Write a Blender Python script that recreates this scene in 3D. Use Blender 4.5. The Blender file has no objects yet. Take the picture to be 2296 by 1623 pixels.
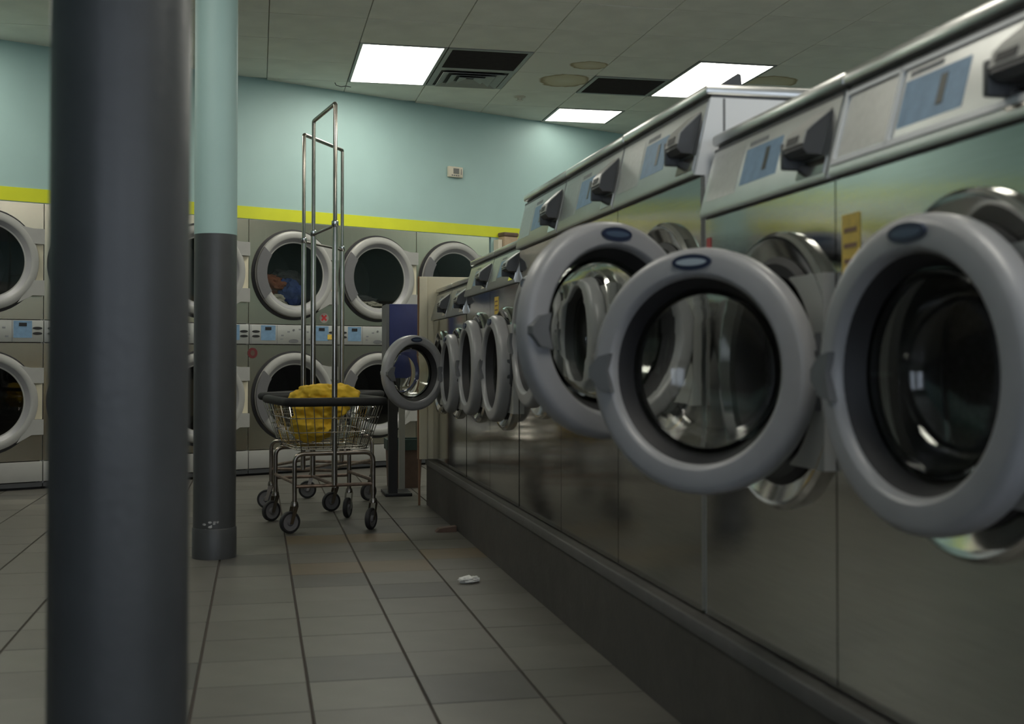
import bpy, bmesh, math, random
from mathutils import Vector, Matrix, noise
random.seed(7)
S = bpy.context.scene
COL = S.collection
R = math.radians

# ------------------------------------------------------------------ camera
F_PX = 2689.0
CAM_H = 0.917
cam_d = bpy.data.cameras.new('camera')
cam = bpy.data.objects.new('camera', cam_d)
COL.objects.link(cam)
cam_d.sensor_fit = 'HORIZONTAL'
cam_d.sensor_width = 36.0
cam_d.lens = F_PX * 36.0 / 2296.0
cam_d.shift_y = -55.0 / 2296.0
cam_d.clip_start = 0.05
cam_d.dof.use_dof = True
cam_d.dof.focus_distance = 8.0
cam_d.dof.aperture_fstop = 4.2
cam.location = (0, 0, CAM_H)
cam.rotation_euler = (R(90 + 1.0333), 0, R(-11.968))
S.camera = cam

# ------------------------------------------------------------------ world and exposure
w = bpy.data.worlds.new('world')
S.world = w
w.use_nodes = True
bg = w.node_tree.nodes['Background']
bg.inputs[0].default_value = (0.84, 0.89, 1.0, 1)
bg.inputs[1].default_value = 2.3
S.view_settings.view_transform = 'Standard'
S.view_settings.look = 'None'
S.view_settings.gamma = 1
S.view_settings.exposure = 0.45
S.view_settings.use_curve_mapping = False
LAMP_STRENGTH = 10.0

# ------------------------------------------------------------------ materials
MATS = {}
def nmat(name):
    m = bpy.data.materials.new(name)
    m.use_nodes = True
    nt = m.node_tree
    return m, nt, nt.nodes['Principled BSDF']

def mat(name, col, rough=0.5, metal=0.0, var=0.0, scale=20.0, bump=0.0, bscale=80.0, stretch=None, coat=0.0):
    m, nt, b = nmat(name)
    b.inputs['Roughness'].default_value = rough
    b.inputs['Metallic'].default_value = metal
    b.inputs['Coat Weight'].default_value = coat
    tc = nt.nodes.new('ShaderNodeTexCoord')
    mp = nt.nodes.new('ShaderNodeMapping')
    nt.links.new(tc.outputs['Object'], mp.inputs[0])
    if stretch:
        mp.inputs['Scale'].default_value = stretch
    nz = nt.nodes.new('ShaderNodeTexNoise')
    nz.inputs['Scale'].default_value = scale
    nz.inputs['Detail'].default_value = 4
    nt.links.new(mp.outputs[0], nz.inputs['Vector'])
    rp = nt.nodes.new('ShaderNodeValToRGB')
    rp.color_ramp.elements[0].position = 0.3
    rp.color_ramp.elements[1].position = 0.7
    rp.color_ramp.elements[0].color = tuple(max(0, c * (1 - var)) for c in col) + (1,)
    rp.color_ramp.elements[1].color = tuple(min(1, c * (1 + var)) for c in col) + (1,)
    nt.links.new(nz.outputs['Fac'], rp.inputs[0])
    nt.links.new(rp.outputs[0], b.inputs['Base Color'])
    if bump:
        n2 = nt.nodes.new('ShaderNodeTexNoise')
        n2.inputs['Scale'].default_value = bscale
        nt.links.new(mp.outputs[0], n2.inputs['Vector'])
        bp = nt.nodes.new('ShaderNodeBump')
        bp.inputs['Strength'].default_value = bump
        bp.inputs['Distance'].default_value = 0.01
        nt.links.new(n2.outputs['Fac'], bp.inputs['Height'])
        nt.links.new(bp.outputs[0], b.inputs['Normal'])
    MATS[name] = m
    return m

def emit(name, col, s):
    m = bpy.data.materials.new(name)
    m.use_nodes = True
    nt = m.node_tree
    nt.nodes.clear()
    e = nt.nodes.new('ShaderNodeEmission')
    e.inputs[0].default_value = tuple(col) + (1,)
    e.inputs[1].default_value = s
    o = nt.nodes.new('ShaderNodeOutputMaterial')
    nt.links.new(e.outputs[0], o.inputs[0])
    MATS[name] = m

def glass(name, tint, rough=0.03):
    m = bpy.data.materials.new(name)
    m.use_nodes = True
    nt = m.node_tree
    nt.nodes.clear()
    t = nt.nodes.new('ShaderNodeBsdfTransparent')
    t.inputs[0].default_value = tuple(tint) + (1,)
    g = nt.nodes.new('ShaderNodeBsdfGlossy')
    g.inputs['Roughness'].default_value = rough
    lw = nt.nodes.new('ShaderNodeLayerWeight')      # facing is the same from both sides of a thin pane
    lw.inputs['Blend'].default_value = 0.5
    pw = nt.nodes.new('ShaderNodeMath')
    pw.operation = 'POWER'
    nt.links.new(lw.outputs['Facing'], pw.inputs[0])
    pw.inputs[1].default_value = 5.0
    fr = nt.nodes.new('ShaderNodeMath')
    fr.operation = 'MULTIPLY_ADD'
    nt.links.new(pw.outputs[0], fr.inputs[0])
    fr.inputs[1].default_value = 0.9
    fr.inputs[2].default_value = 0.06
    mx = nt.nodes.new('ShaderNodeMixShader')
    o = nt.nodes.new('ShaderNodeOutputMaterial')
    nt.links.new(fr.outputs[0], mx.inputs[0])
    nt.links.new(t.outputs[0], mx.inputs[1])
    nt.links.new(g.outputs[0], mx.inputs[2])
    nt.links.new(mx.outputs[0], o.inputs[0])
    MATS[name] = m

mat('teal_paint', (0.35, 0.51, 0.49), 0.55, var=0.03, scale=3, bump=0.05, bscale=200)
mat('yellow_paint', (0.62, 0.66, 0.02), 0.5, var=0.04, scale=6)
mat('grey_wall', (0.35, 0.38, 0.38), 0.6, var=0.04, scale=3)
mat('column_grey', (0.055, 0.058, 0.060), 0.38, var=0.08, scale=8, bump=0.06, bscale=60)
mat('ceiling_tile', (0.80, 0.80, 0.72), 0.9, var=0.05, scale=5, bump=0.25, bscale=300)
mat('ceiling_grid', (0.36, 0.36, 0.33), 0.7)
mat('grout', (0.045, 0.036, 0.030), 0.9, var=0.1)
mat('tile_grey', (0.104, 0.099, 0.086), 0.42, var=0.07, scale=9, bump=0.04, bscale=120)
mat('tile_light', (0.120, 0.115, 0.100), 0.42, var=0.07, scale=9, bump=0.04, bscale=120)
mat('tile_brown', (0.130, 0.100, 0.064), 0.42, var=0.07, scale=9, bump=0.04, bscale=120)
mat('tile_dark', (0.074, 0.072, 0.066), 0.42, var=0.07, scale=9, bump=0.04, bscale=120)
mat('steel_front', (0.45, 0.45, 0.43), 0.085, 1.0, var=0.06, scale=6, bump=0.02, bscale=30, stretch=(1, 1, 30))
mat('steel_panel', (0.50, 0.51, 0.50), 0.33, 1.0, var=0.05, scale=8)
mat('steel_lid', (0.62, 0.62, 0.60), 0.28, 1.0, var=0.04, scale=8)
mat('steel_dryer', (0.62, 0.58, 0.48), 0.24, 1.0, var=0.05, scale=5, bump=0.02, bscale=40, stretch=(30, 1, 1))
mat('strip_steel', (0.42, 0.43, 0.41), 0.45, 0.5, var=0.05, scale=10)
mat('enamel_white', (0.66, 0.68, 0.70), 0.35, var=0.03, scale=4)
mat('plastic_grey', (0.30, 0.30, 0.305), 0.36, var=0.04, scale=15)
mat('plastic_light', (0.36, 0.36, 0.34), 0.38, var=0.03, scale=15)
mat('plastic_dark', (0.06, 0.063, 0.068), 0.42, var=0.05, scale=15)
mat('plastic_mid', (0.14, 0.145, 0.15), 0.42, var=0.05, scale=15)
mat('hinge_grey', (0.14, 0.14, 0.145), 0.45, var=0.04)
mat('caster_grey', (0.17, 0.165, 0.17), 0.5, var=0.1)
mat('bumper', (0.009, 0.0095, 0.010), 0.75)
mat('rubber', (0.016, 0.016, 0.018), 0.6, var=0.1)
mat('drum_steel', (0.10, 0.10, 0.10), 0.5, 1.0, var=0.2, scale=90)
mat('drum_dark', (0.05, 0.05, 0.045), 0.6, 0.3, var=0.15, scale=60)
mat('collar_steel', (0.66, 0.66, 0.64), 0.11, 1.0, var=0.05)
mat('chrome', (0.60, 0.58, 0.54), 0.12, 1.0, var=0.03)
mat('rack_chrome', (0.46, 0.43, 0.38), 0.16, 1.0, var=0.12, scale=12)
mat('chrome_worn', (0.33, 0.29, 0.25), 0.25, 1.0, var=0.25, scale=25)
mat('rusty_steel', (0.22, 0.165, 0.135), 0.42, 0.8, var=0.35, scale=30)
mat('navy', (0.022, 0.034, 0.17), 0.5, var=0.06)
mat('navy_badge', (0.02, 0.028, 0.06), 0.35)
mat('badge_pale', (0.36, 0.42, 0.47), 0.4)
mat('badge_blue', (0.06, 0.09, 0.14), 0.4)
mat('decal_blue', (0.17, 0.29, 0.43), 0.45, var=0.10, scale=40)
mat('plate_print', (0.46, 0.47, 0.46), 0.36, 1.0, var=0.06, scale=70)
mat('decal_print', (0.20, 0.21, 0.22), 0.5, var=0.2, scale=120)
mat('black', (0.012, 0.012, 0.013), 0.5)
mat('red_dark', (0.12, 0.016, 0.018), 0.6, var=0.1)
mat('red', (0.45, 0.03, 0.035), 0.5, var=0.1)
mat('sticker_grey', (0.30, 0.28, 0.25), 0.5)
mat('sticker_yellow', (0.72, 0.50, 0.08), 0.5, var=0.12, scale=60)
mat('plinth_dark', (0.056, 0.051, 0.046), 0.6, var=0.15, scale=12, bump=0.1, bscale=60)
mat('plinth_trim', (0.085, 0.082, 0.08), 0.45, var=0.1)
mat('cream_panel', (0.68, 0.63, 0.47), 0.5, var=0.04, scale=6)
mat('brown_edge', (0.25, 0.14, 0.08), 0.6, var=0.1)
mat('bin_brown', (0.10, 0.062, 0.045), 0.6, var=0.15)
mat('bin_green', (0.02, 0.045, 0.04), 0.5, var=0.15)
mat('cloth_yellow', (0.74, 0.48, 0.035), 0.9, var=0.14, scale=14, bump=0.06, bscale=120)
mat('cloth_blue', (0.035, 0.07, 0.26), 0.9, var=0.2, scale=20, bump=0.3)
mat('cloth_red', (0.22, 0.07, 0.03), 0.9, var=0.25, scale=20, bump=0.3)
mat('cloth_white', (0.55, 0.54, 0.48), 0.9, var=0.1, scale=20, bump=0.3)
mat('cloth_dark', (0.06, 0.06, 0.07), 0.9, var=0.2, scale=20, bump=0.3)
mat('paper', (0.75, 0.75, 0.72), 0.8, var=0.1, scale=40)
mat('vent_dark', (0.045, 0.043, 0.04), 0.7, 0.2, var=0.1)
mat('vent_grey', (0.30, 0.31, 0.29), 0.5, 0.2, var=0.05)
mat('ivory', (0.62, 0.58, 0.46), 0.45, var=0.03)
mat('lcd', (0.06, 0.065, 0.055), 0.3)
mat('cardboard', (0.40, 0.30, 0.20), 0.8, var=0.08)
mat('cardboard_dark', (0.12, 0.08, 0.055), 0.8, var=0.1)
mat('frame_alu', (0.30, 0.30, 0.30), 0.4, 0.8)
mat('scuff', (0.38, 0.38, 0.38), 0.7, var=0.4, scale=60)
emit('lamp_panel', (1.0, 0.965, 0.86), LAMP_STRENGTH)
emit('lamp_panel_weak', (1.0, 0.965, 0.86), LAMP_STRENGTH * 0.38)
m, nt, b = nmat('bowl_glass')
b.inputs['Base Color'].default_value = (0.86, 0.88, 0.85, 1)
b.inputs['Roughness'].default_value = 0.03
b.inputs['IOR'].default_value = 1.46
b.inputs['Transmission Weight'].default_value = 1.0
MATS['bowl_glass'] = m
glass('dryer_glass', (0.55, 0.56, 0.53))
glass('window_glass', (0.85, 0.88, 0.9), 0.0)

def stain_mat(name, base, cx, cy, rx, ry):
    """ceiling tile with a dried ring-shaped water stain around (cx, cy) of the room"""
    m, nt, b = nmat(name)
    b.inputs['Roughness'].default_value = 0.9
    g = nt.nodes.new('ShaderNodeNewGeometry')
    mp = nt.nodes.new('ShaderNodeMapping')
    mp.inputs['Location'].default_value = (-cx / rx, -cy / ry, 0)
    mp.inputs['Scale'].default_value = (1 / rx, 1 / ry, 0)
    nt.links.new(g.outputs['Position'], mp.inputs[0])
    nz = nt.nodes.new('ShaderNodeTexNoise')
    nz.inputs['Scale'].default_value = 1.4
    nt.links.new(mp.outputs[0], nz.inputs['Vector'])
    ln = nt.nodes.new('ShaderNodeVectorMath')
    ln.operation = 'LENGTH'
    nt.links.new(mp.outputs[0], ln.inputs[0])
    ad = nt.nodes.new('ShaderNodeMath')
    ad.operation = 'MULTIPLY_ADD'
    nt.links.new(nz.outputs['Fac'], ad.inputs[0])
    ad.inputs[1].default_value = 0.5
    nt.links.new(ln.outputs['Value'], ad.inputs[2])
    rp = nt.nodes.new('ShaderNodeValToRGB')
    e = rp.color_ramp.elements
    st = (base[0] * 0.80, base[1] * 0.72, base[2] * 0.55)
    rim = (base[0] * 0.46, base[1] * 0.36, base[2] * 0.22)
    nt.nodes.remove(rp)
    rp = nt.nodes.new('ShaderNodeValToRGB')
    e = rp.color_ramp.elements
    e[0].position = 0.0; e[0].color = (base[0] * 0.92, base[1] * 0.88, base[2] * 0.78, 1)
    e[1].position = 1.0; e[1].color = tuple(base) + (1,)
    for p, c in ((0.66, st), (0.76, rim), (0.82, tuple(base))):
        n = e.new(p); n.color = tuple(c) + (1,)
    dv = nt.nodes.new('ShaderNodeMath')
    dv.operation = 'DIVIDE'
    nt.links.new(ad.outputs[0], dv.inputs[0])
    dv.inputs[1].default_value = 1.6
    nt.links.new(dv.outputs[0], rp.inputs[0])
    nt.links.new(rp.outputs[0], b.inputs['Base Color'])
    MATS[name] = m

# ------------------------------------------------------------------ mesh helpers
def obj(name, bm, m, parent=None, loc=None, flat=False, recalc=True, weld=False):
    if weld:
        bmesh.ops.remove_doubles(bm, verts=bm.verts, dist=1e-5)
    if recalc:
        bmesh.ops.recalc_face_normals(bm, faces=bm.faces)
    if not flat:
        for f in bm.faces:
            f.smooth = True
        for e in bm.edges:
            if len(e.link_faces) == 2 and e.calc_face_angle(0) > R(32):
                e.smooth = False
    me = bpy.data.meshes.new(name)
    bm.to_mesh(me)
    bm.free()
    me.materials.append(MATS[m])
    o = bpy.data.objects.new(name, me)
    COL.objects.link(o)
    if parent is not None:
        o.parent = parent
    if loc is not None:
        o.location = loc
    return o

def tag(o, label, cat, group=None):
    o['label'] = label
    o['category'] = cat
    if group:
        o['group'] = group
    return o

def thing(name, label, cat, loc, rz=0.0, group=None):
    o = bpy.data.objects.new(name, None)
    COL.objects.link(o)
    o.location = loc
    o.rotation_euler = (0, 0, rz)
    return tag(o, label, cat, group)

def struct(o):
    o['kind'] = 'structure'
    return o

def NB():
    return bmesh.new()

def box(bm, x0, x1, y0, y1, z0, z1, bev=0.0, seg=2):
    r = bmesh.ops.create_cube(bm, size=1.0)
    vs = r['verts']
    for v in vs:
        v.co = Vector(((x0 + x1) / 2 + v.co.x * (x1 - x0), (y0 + y1) / 2 + v.co.y * (y1 - y0), (z0 + z1) / 2 + v.co.z * (z1 - z0)))
    if bev:
        es = list({e for v in vs for e in v.link_edges})
        bmesh.ops.bevel(bm, geom=es, offset=bev, segments=seg, affect='EDGES', profile=0.5)
    return bm

def bx(*a, **k):
    return box(NB(), *a, **k)

def prism(bm, poly, h0, h1, plane='yz'):
    """polygon in a plane extruded along the remaining axis"""
    def P(u, v, h):
        if plane == 'yz': return (h, u, v)
        if plane == 'xz': return (u, h, v)
        return (u, v, h)
    a = [bm.verts.new(P(u, v, h0)) for u, v in poly]
    b = [bm.verts.new(P(u, v, h1)) for u, v in poly]
    n = len(poly)
    bm.faces.new(a)
    bm.faces.new(b[::-1])
    for i in range(n):
        bm.faces.new((a[i], b[i], b[(i + 1) % n], a[(i + 1) % n]))
    return bm

def lathe(bm, prof, cx=0.0, cz=0.0, seg=56, closed=False, a0=0.0, a1=None, cy=0.0):
    """profile of (radius, y) turned about an axis along y through (cx, cz)"""
    full = a1 is None
    if full: a1 = 2 * math.pi
    n = seg if full else seg + 1
    rings = []
    for r, y in prof:
        if r < 1e-6:
            rings.append([bm.verts.new((cx, cy + y, cz))])
        else:
            rings.append([bm.verts.new((cx + r * math.cos(a0 + (a1 - a0) * i / seg), cy + y, cz + r * math.sin(a0 + (a1 - a0) * i / seg))) for i in range(n)])
    pr = list(zip(rings, rings[1:]))
    if closed: pr.append((rings[-1], rings[0]))
    for A, B in pr:
        for i in range(seg):
            j = (i + 1) % n
            if len(A) == 1 and len(B) == 1: continue
            if len(A) == 1: bm.faces.new((A[0], B[i], B[j]))
            elif len(B) == 1: bm.faces.new((A[i], B[0], A[j]))
            else: bm.faces.new((A[i], B[i], B[j], A[j]))
    if not full and closed:
        bm.faces.new([r[0] for r in rings]); bm.faces.new([r[-1] for r in rings][::-1])
    return bm

def lathe_z(bm, prof, cx=0.0, cy=0.0, seg=48):
    rings = []
    for r, z in prof:
        if r < 1e-6: rings.append([bm.verts.new((cx, cy, z))])
        else: rings.append([bm.verts.new((cx + r * math.cos(2 * math.pi * i / seg), cy + r * math.sin(2 * math.pi * i / seg), z)) for i in range(seg)])
    for A, B in zip(rings, rings[1:]):
        for i in range(seg):
            j = (i + 1) % seg
            if len(A) == 1: bm.faces.new((A[0], B[i], B[j]))
            elif len(B) == 1: bm.faces.new((A[i], B[0], A[j]))
            else: bm.faces.new((A[i], B[i], B[j], A[j]))
    return bm

def oval(bm, cx, cz, rx, rz, y0, y1, seg=32):
    poly = [(cx + rx * math.cos(2 * math.pi * i / seg), cz + rz * math.sin(2 * math.pi * i / seg)) for i in range(seg)]
    return prism(bm, poly, y0, y1, 'xz')

def tube(bm, pts, r, seg=10, closed=False):
    pts = [Vector(p) for p in pts]
    n = len(pts)
    rings = []
    prev = None
    for i, p in enumerate(pts):
        a = pts[i - 1] if (i > 0 or closed) else None
        b = pts[(i + 1) % n] if (i < n - 1 or closed) else None
        d1 = (p - a).normalized() if a is not None else None
        d2 = (b - p).normalized() if b is not None else None
        t = (d1 + d2).normalized() if (d1 is not None and d2 is not None) else (d1 or d2)
        if prev is None:
            ref = Vector((0, 0, 1)) if abs(t.z) < 0.9 else Vector((1, 0, 0))
            u = t.cross(ref).normalized()
        else:
            u = (prev - t * prev.dot(t)).normalized()
        prev = u
        v = t.cross(u).normalized()
        k = 1.0
        if d1 is not None and d2 is not None:
            k = 1.0 / max(0.5, math.cos(d1.angle(d2, 0) / 2))
        rings.append([bm.verts.new(p + (u * math.cos(2 * math.pi * q / seg) + v * math.sin(2 * math.pi * q / seg)) * r * (k if 0 else 1.0)) for q in range(seg)])
    pr = list(zip(rings, rings[1:]))
    if closed: pr.append((rings[-1], rings[0]))
    for A, B in pr:
        for q in range(seg):
            bm.faces.new((A[q], A[(q + 1) % seg], B[(q + 1) % seg], B[q]))
    if not closed:
        bm.faces.new(rings[0][::-1]); bm.faces.new(rings[-1])
    return bm

def arc_path(pts, rad, n=5):
    """polyline with rounded corners"""
    pts = [Vector(p) for p in pts]
    out = [pts[0]]
    for a, b, c in zip(pts, pts[1:], pts[2:]):
        u = (a - b).normalized(); v = (c - b).normalized()
        p, q = b + u * rad, b + v * rad
        for i in range(n + 1):
            t = i / n
            out.append(p * (1 - t) ** 2 + b * 2 * t * (1 - t) + q * t * t)
    out.append(pts[-1])
    return out

def plate_hole(bm, x0, x1, z0, z1, cx, cz, r, y0, y1, seg=64):
    """flat plate with a round hole, y0 = face, y1 = back"""
    angs = [2 * math.pi * i / seg for i in range(seg)]
    for X in (x0, x1):
        for Z in (z0, z1):
            a = math.atan2(Z - cz, X - cx) % (2 * math.pi)
            angs.append(a)
    angs = sorted(set(round(a, 6) for a in angs))
    ci, co, cb = [], [], []
    for a in angs:
        c, s = math.cos(a), math.sin(a)
        t = 1e9
        if c > 1e-9: t = min(t, (x1 - cx) / c)
        if c < -1e-9: t = min(t, (x0 - cx) / c)
        if s > 1e-9: t = min(t, (z1 - cz) / s)
        if s < -1e-9: t = min(t, (z0 - cz) / s)
        ci.append((cx + r * c, cz + r * s)); co.append((cx + t * c, cz + t * s))
    n = len(angs)
    A = [bm.verts.new((x, y0, z)) for x, z in ci]; B = [bm.verts.new((x, y0, z)) for x, z in co]
    C = [bm.verts.new((x, y1, z)) for x, z in ci]; D = [bm.verts.new((x, y1, z)) for x, z in co]
    for i in range(n):
        j = (i + 1) % n
        bm.faces.new((A[i], B[i], B[j], A[j])); bm.faces.new((C[i], C[j], D[j], D[i]))
        bm.faces.new((A[i], A[j], C[j], C[i])); bm.faces.new((B[i], D[i], D[j], B[j]))
    return bm

def lump(bm, c, s, seed, amp=0.25, freq=3.0, sub=4, flat=None):
    """crumpled cloth: an icosphere pushed about by folded noise"""
    r = bmesh.ops.create_icosphere(bm, subdivisions=sub, radius=1.0)
    o = Vector((seed * 3.1, seed * 1.7, seed * 5.3))
    for v in r['verts']:
        d = v.co.normalized()
        k = 1 + amp * (noise.noise(d * freq + o) + 0.5 * noise.noise(d * freq * 2.3 + o) + 0.6 * (0.3 - abs(noise.noise(d * freq * 1.6 + o * 2))))
        p = Vector((d.x * s[0], d.y * s[1], d.z * s[2])) * k
        if flat is not None: p.z = max(p.z, flat)
        v.co = p + Vector(c)
    return bm

# ------------------------------------------------------------------ room frame
CEIL = 3.146
TH = R(25.1)                               # the dryer wall stands 25 degrees askew to the washer row
W0 = Vector((-0.164, 9.62, 0))
WD = Vector((math.cos(TH), math.sin(TH), 0))
WN = Vector((-math.sin(TH), math.cos(TH), 0))
def wp(t, off=0.0, z=0.0):
    p = W0 + WD * t + WN * off
    return (p.x, p.y, z)
def beyond(x, y):
    return (Vector((x, y, 0)) - W0).dot(WN)

XL, XR, YF = -3.6, 6.2, -3.0

# floor: slab with loose tiles on it
TX, TY = 0.309, 0.287
TX0, TY0 = -0.167, 4.616
floor = struct(obj('floor', bx(XL - 0.2, XR + 0.2, YF - 0.2, 13.2, -0.12, -0.006), 'grout'))
def tile_bm(bm, x, y, w_, l_, z1, z0):
    g, k = 0.0034, 0.0012                    # wide joints along the aisle, tight ones across
    v = [bm.verts.new(p) for p in ((x + g, y + k, z0), (x + w_ - g, y + k, z0), (x + w_ - g, y + l_ - k, z0), (x + g, y + l_ - k, z0))]
    c, e = g + 0.0014, k + 0.0008
    t = [bm.verts.new(p) for p in ((x + c, y + e, z1), (x + w_ - c, y + e, z1), (x + w_ - c, y + l_ - e, z1), (x + c, y + l_ - e, z1))]
    bm.faces.new(t)
    for i in range(4):
        bm.faces.new((v[i], v[(i + 1) % 4], t[(i + 1) % 4], t[i]))
tile_me = {}
for nm in ('tile_grey', 'tile_light', 'tile_brown', 'tile_dark'):
    b = NB(); tile_bm(b, 0, 0, TX, TY, 0.0, -0.006)
    me = bpy.data.meshes.new('floor_tile'); b.to_mesh(me); b.free()
    me.materials.append(MATS[nm]); tile_me[nm] = me
special = {(3, 3): 'tile_brown', (2, 2): 'tile_brown', (1, 2): 'tile_brown', (2, 0): 'tile_dark', (1, 1): 'tile_dark', (2, 1): 'tile_light',
           (0, 3): 'tile_dark', (1, 5): 'tile_brown', (2, 5): 'tile_brown', (0, 1): 'tile_light', (3, 1): 'tile_light', (1, 0): 'tile_light'}
field = NB()
for i in range(-12, 21):
    for j in range(-27, 31):
        x, y = TX0 + TX * i, TY0 + TY * j
        if beyond(x + TX / 2, y + TY / 2) > 0.15 or x + TX > XR or x < XL or y < YF: continue
        if -5 <= i <= 3 and -6 <= j <= 17:
            k = special.get((i, j)) or random.choice(['tile_grey', 'tile_grey', 'tile_light', 'tile_grey', 'tile_dark' if random.random() < 0.3 else 'tile_grey'])
            o = bpy.data.objects.new('floor_tile', tile_me[k]); COL.objects.link(o)
            o.parent = floor; o.location = (x, y, random.uniform(-0.0006, 0.0004))
        else:
            tile_bm(field, x, y, TX, TY, 0.0, -0.006)
fo = obj('tile_field', field, 'tile_grey', floor, flat=True); fo['kind'] = 'stuff'

# ceiling: slab above, tiles hung in a grid
CX, CY = 0.632, 0.61
CX0, CY0 = 0.695, 8.45
ceiling = struct(obj('ceiling', bx(XL - 0.2, XR + 0.2, YF - 0.2, 13.2, CEIL + 0.012, CEIL + 0.15), 'ceiling_grid'))
lit_cells = {}
def cell(i, j): return CX0 + CX * i, CY0 + CY * j
fix = {}
for i, j, kind in ((0, 0, 'l'), (0, 1, 'l'), (4, 0, 'l'), (4, 1, 'l'), (3, 3, 'l'), (1, 0, 'r'), (1, 1, 's'), (3, 1, 'r')):
    fix[(i, j)] = kind
ADDED_LAMPS = [(4, -6), (0, -13), (-5, -2), (8, -1), (-3, -8), (4, -13), (2, -8)]    # unseen lamps added to light the room, each two cells long
for i, j in ADDED_LAMPS:
    fix[(i, j)] = 'l'; fix[(i, j + 1)] = 'l'
stain_mat('tile_stain_a', (0.80, 0.80, 0.72), 2.40, 9.27, 0.20, 0.22)
stain_mat('tile_stain_b', (0.80, 0.80, 0.72), 4.02, 8.98, 0.24, 0.20)
stain_mat('tile_stain_c', (0.80, 0.80, 0.72), 2.46, 8.75, 0.15, 0.12)
def ctile(bm, x, y):
    g, c = 0.002, 0.004
    z0, z1 = CEIL + 0.012, CEIL
    v = [bm.verts.new(p) for p in ((x + g, y + g, z0), (x + CX - g, y + g, z0), (x + CX - g, y + CY - g, z0), (x + g, y + CY - g, z0))]
    t = [bm.verts.new(p) for p in ((x + c, y + c, z1), (x + CX - c, y + c, z1), (x + CX - c, y + CY - c, z1), (x + c, y + CY - c, z1))]
    bm.faces.new(t[::-1])
    for q in range(4): bm.faces.new((v[(q + 1) % 4], v[q], t[q], t[(q + 1) % 4]))
ct_me = {}
for nm in ('ceiling_tile', 'tile_stain_a', 'tile_stain_b', 'tile_stain_c'):
    b = NB(); ctile(b, 0, 0)
    me = bpy.data.meshes.new('ceiling_tile'); b.to_mesh(me); b.free()
    me.materials.append(MATS[nm]); ct_me[nm] = me
cfield = NB()
for i in range(-7, 9):
    for j in range(-19, 8):
        if (i, j) in fix: continue
        x, y = cell(i, j)
        if beyond(x + CX / 2, y + CY / 2) > 0.3 or x < XL - 0.3 or x + CX > XR + 0.3: continue
        if -4 <= i <= 7 and -3 <= j <= 5:
            k = {(2, 1): 'tile_stain_a', (5, 0): 'tile_stain_b', (2, 0): 'tile_stain_c'}.get((i, j), 'ceiling_tile')
            o = bpy.data.objects.new('ceiling_tile', ct_me[k]); COL.objects.link(o)
            o.parent = ceiling; o.location = (x, y, random.uniform(-0.001, 0.001))
        else:
            ctile(cfield, x, y)
co = obj('ceiling_tile_field', cfield, 'ceiling_tile', ceiling, flat=True); co['kind'] = 'stuff'

# walls
DRY_T0, DRY_W, DRY_H, DRY_D = 0.101, 0.781, 2.02, 0.92
K0, K1 = -4, 2
dt0, dt1 = DRY_T0 + DRY_W * K0, DRY_T0 + DRY_W * (K1 + 1)
b = NB()
box(b, -4.6, 8.0, 0.012, 0.2, DRY_H + 0.002, CEIL + 0.1)            # above the dryers
box(b, dt1 + 0.03, 8.0, 0.012, 0.2, -0.1, DRY_H + 0.002)
box(b, -4.6, dt0, 0.012, 0.2, -0.1, DRY_H + 0.002)
wb = struct(obj('wall_back', b, 'teal_paint', flat=True))
wb.location = W0; wb.rotation_euler = (0, 0, TH)
b = NB()
box(b, -4.6, 8.0, 0.006, 0.0125, DRY_H + 0.006, 2.122)
st = struct(obj('trim_1', b, 'yellow_paint', flat=True)); st.location = W0; st.rotation_euler = (0, 0, TH)
wl = struct(obj('wall_left', bx(XL - 0.2, XL, YF - 0.2, 13, -0.1, CEIL + 0.1), 'teal_paint', flat=True))
wr = struct(obj('wall_right', bx(XR, XR + 0.2, YF - 0.2, 13, -0.1, CEIL + 0.1), 'teal_paint', flat=True))
for nm, x0, x1 in (('trim_2', XL, XL + 0.006), ('trim_3', XR - 0.006, XR)):
    struct(obj(nm, bx(x0, x1, YF, 12.5, 0.0, 1.497), 'column_grey', flat=True))
# unseen storefront behind the camera, added for daylight: piers, sill, lintel and glazed bays
b = NB()
box(b, XL, XR, YF - 0.2, YF, -0.1, 0.6); box(b, XL, XR, YF - 0.2, YF, 2.5, CEIL + 0.1)
bays = [(-3.0, -1.0), (-0.6, 1.4), (1.8, 3.8), (4.2, 5.9)]
ed = [XL] + [e for p in bays for e in p] + [XR]
for a, c in zip(ed[0::2], ed[1::2]):
    box(b, a, c, YF - 0.2, YF, 0.6, 2.5)
struct(obj('wall_front', b, 'grey_wall', flat=True))
for n, (a, c) in enumerate(bays):
    wn = struct(obj('window_%d' % (n + 1), NB(), 'frame_alu'))
    b = NB()
    for x in (a, (a + c) / 2 - 0.02, c - 0.04): box(b, x, x + 0.04, YF - 0.13, YF - 0.07, 0.6, 2.5)
    for z in (0.6, 2.46): box(b, a, c, YF - 0.13, YF - 0.07, z, z + 0.04)
    obj('window_frame', b, 'frame_alu', wn)
    for x0, x1 in ((a + 0.04, (a + c) / 2 - 0.02), ((a + c) / 2 + 0.02, c - 0.04)):
        obj('pane', bx(x0, x1, YF - 0.103, YF - 0.097, 0.64, 2.46), 'window_glass', wn)

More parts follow.
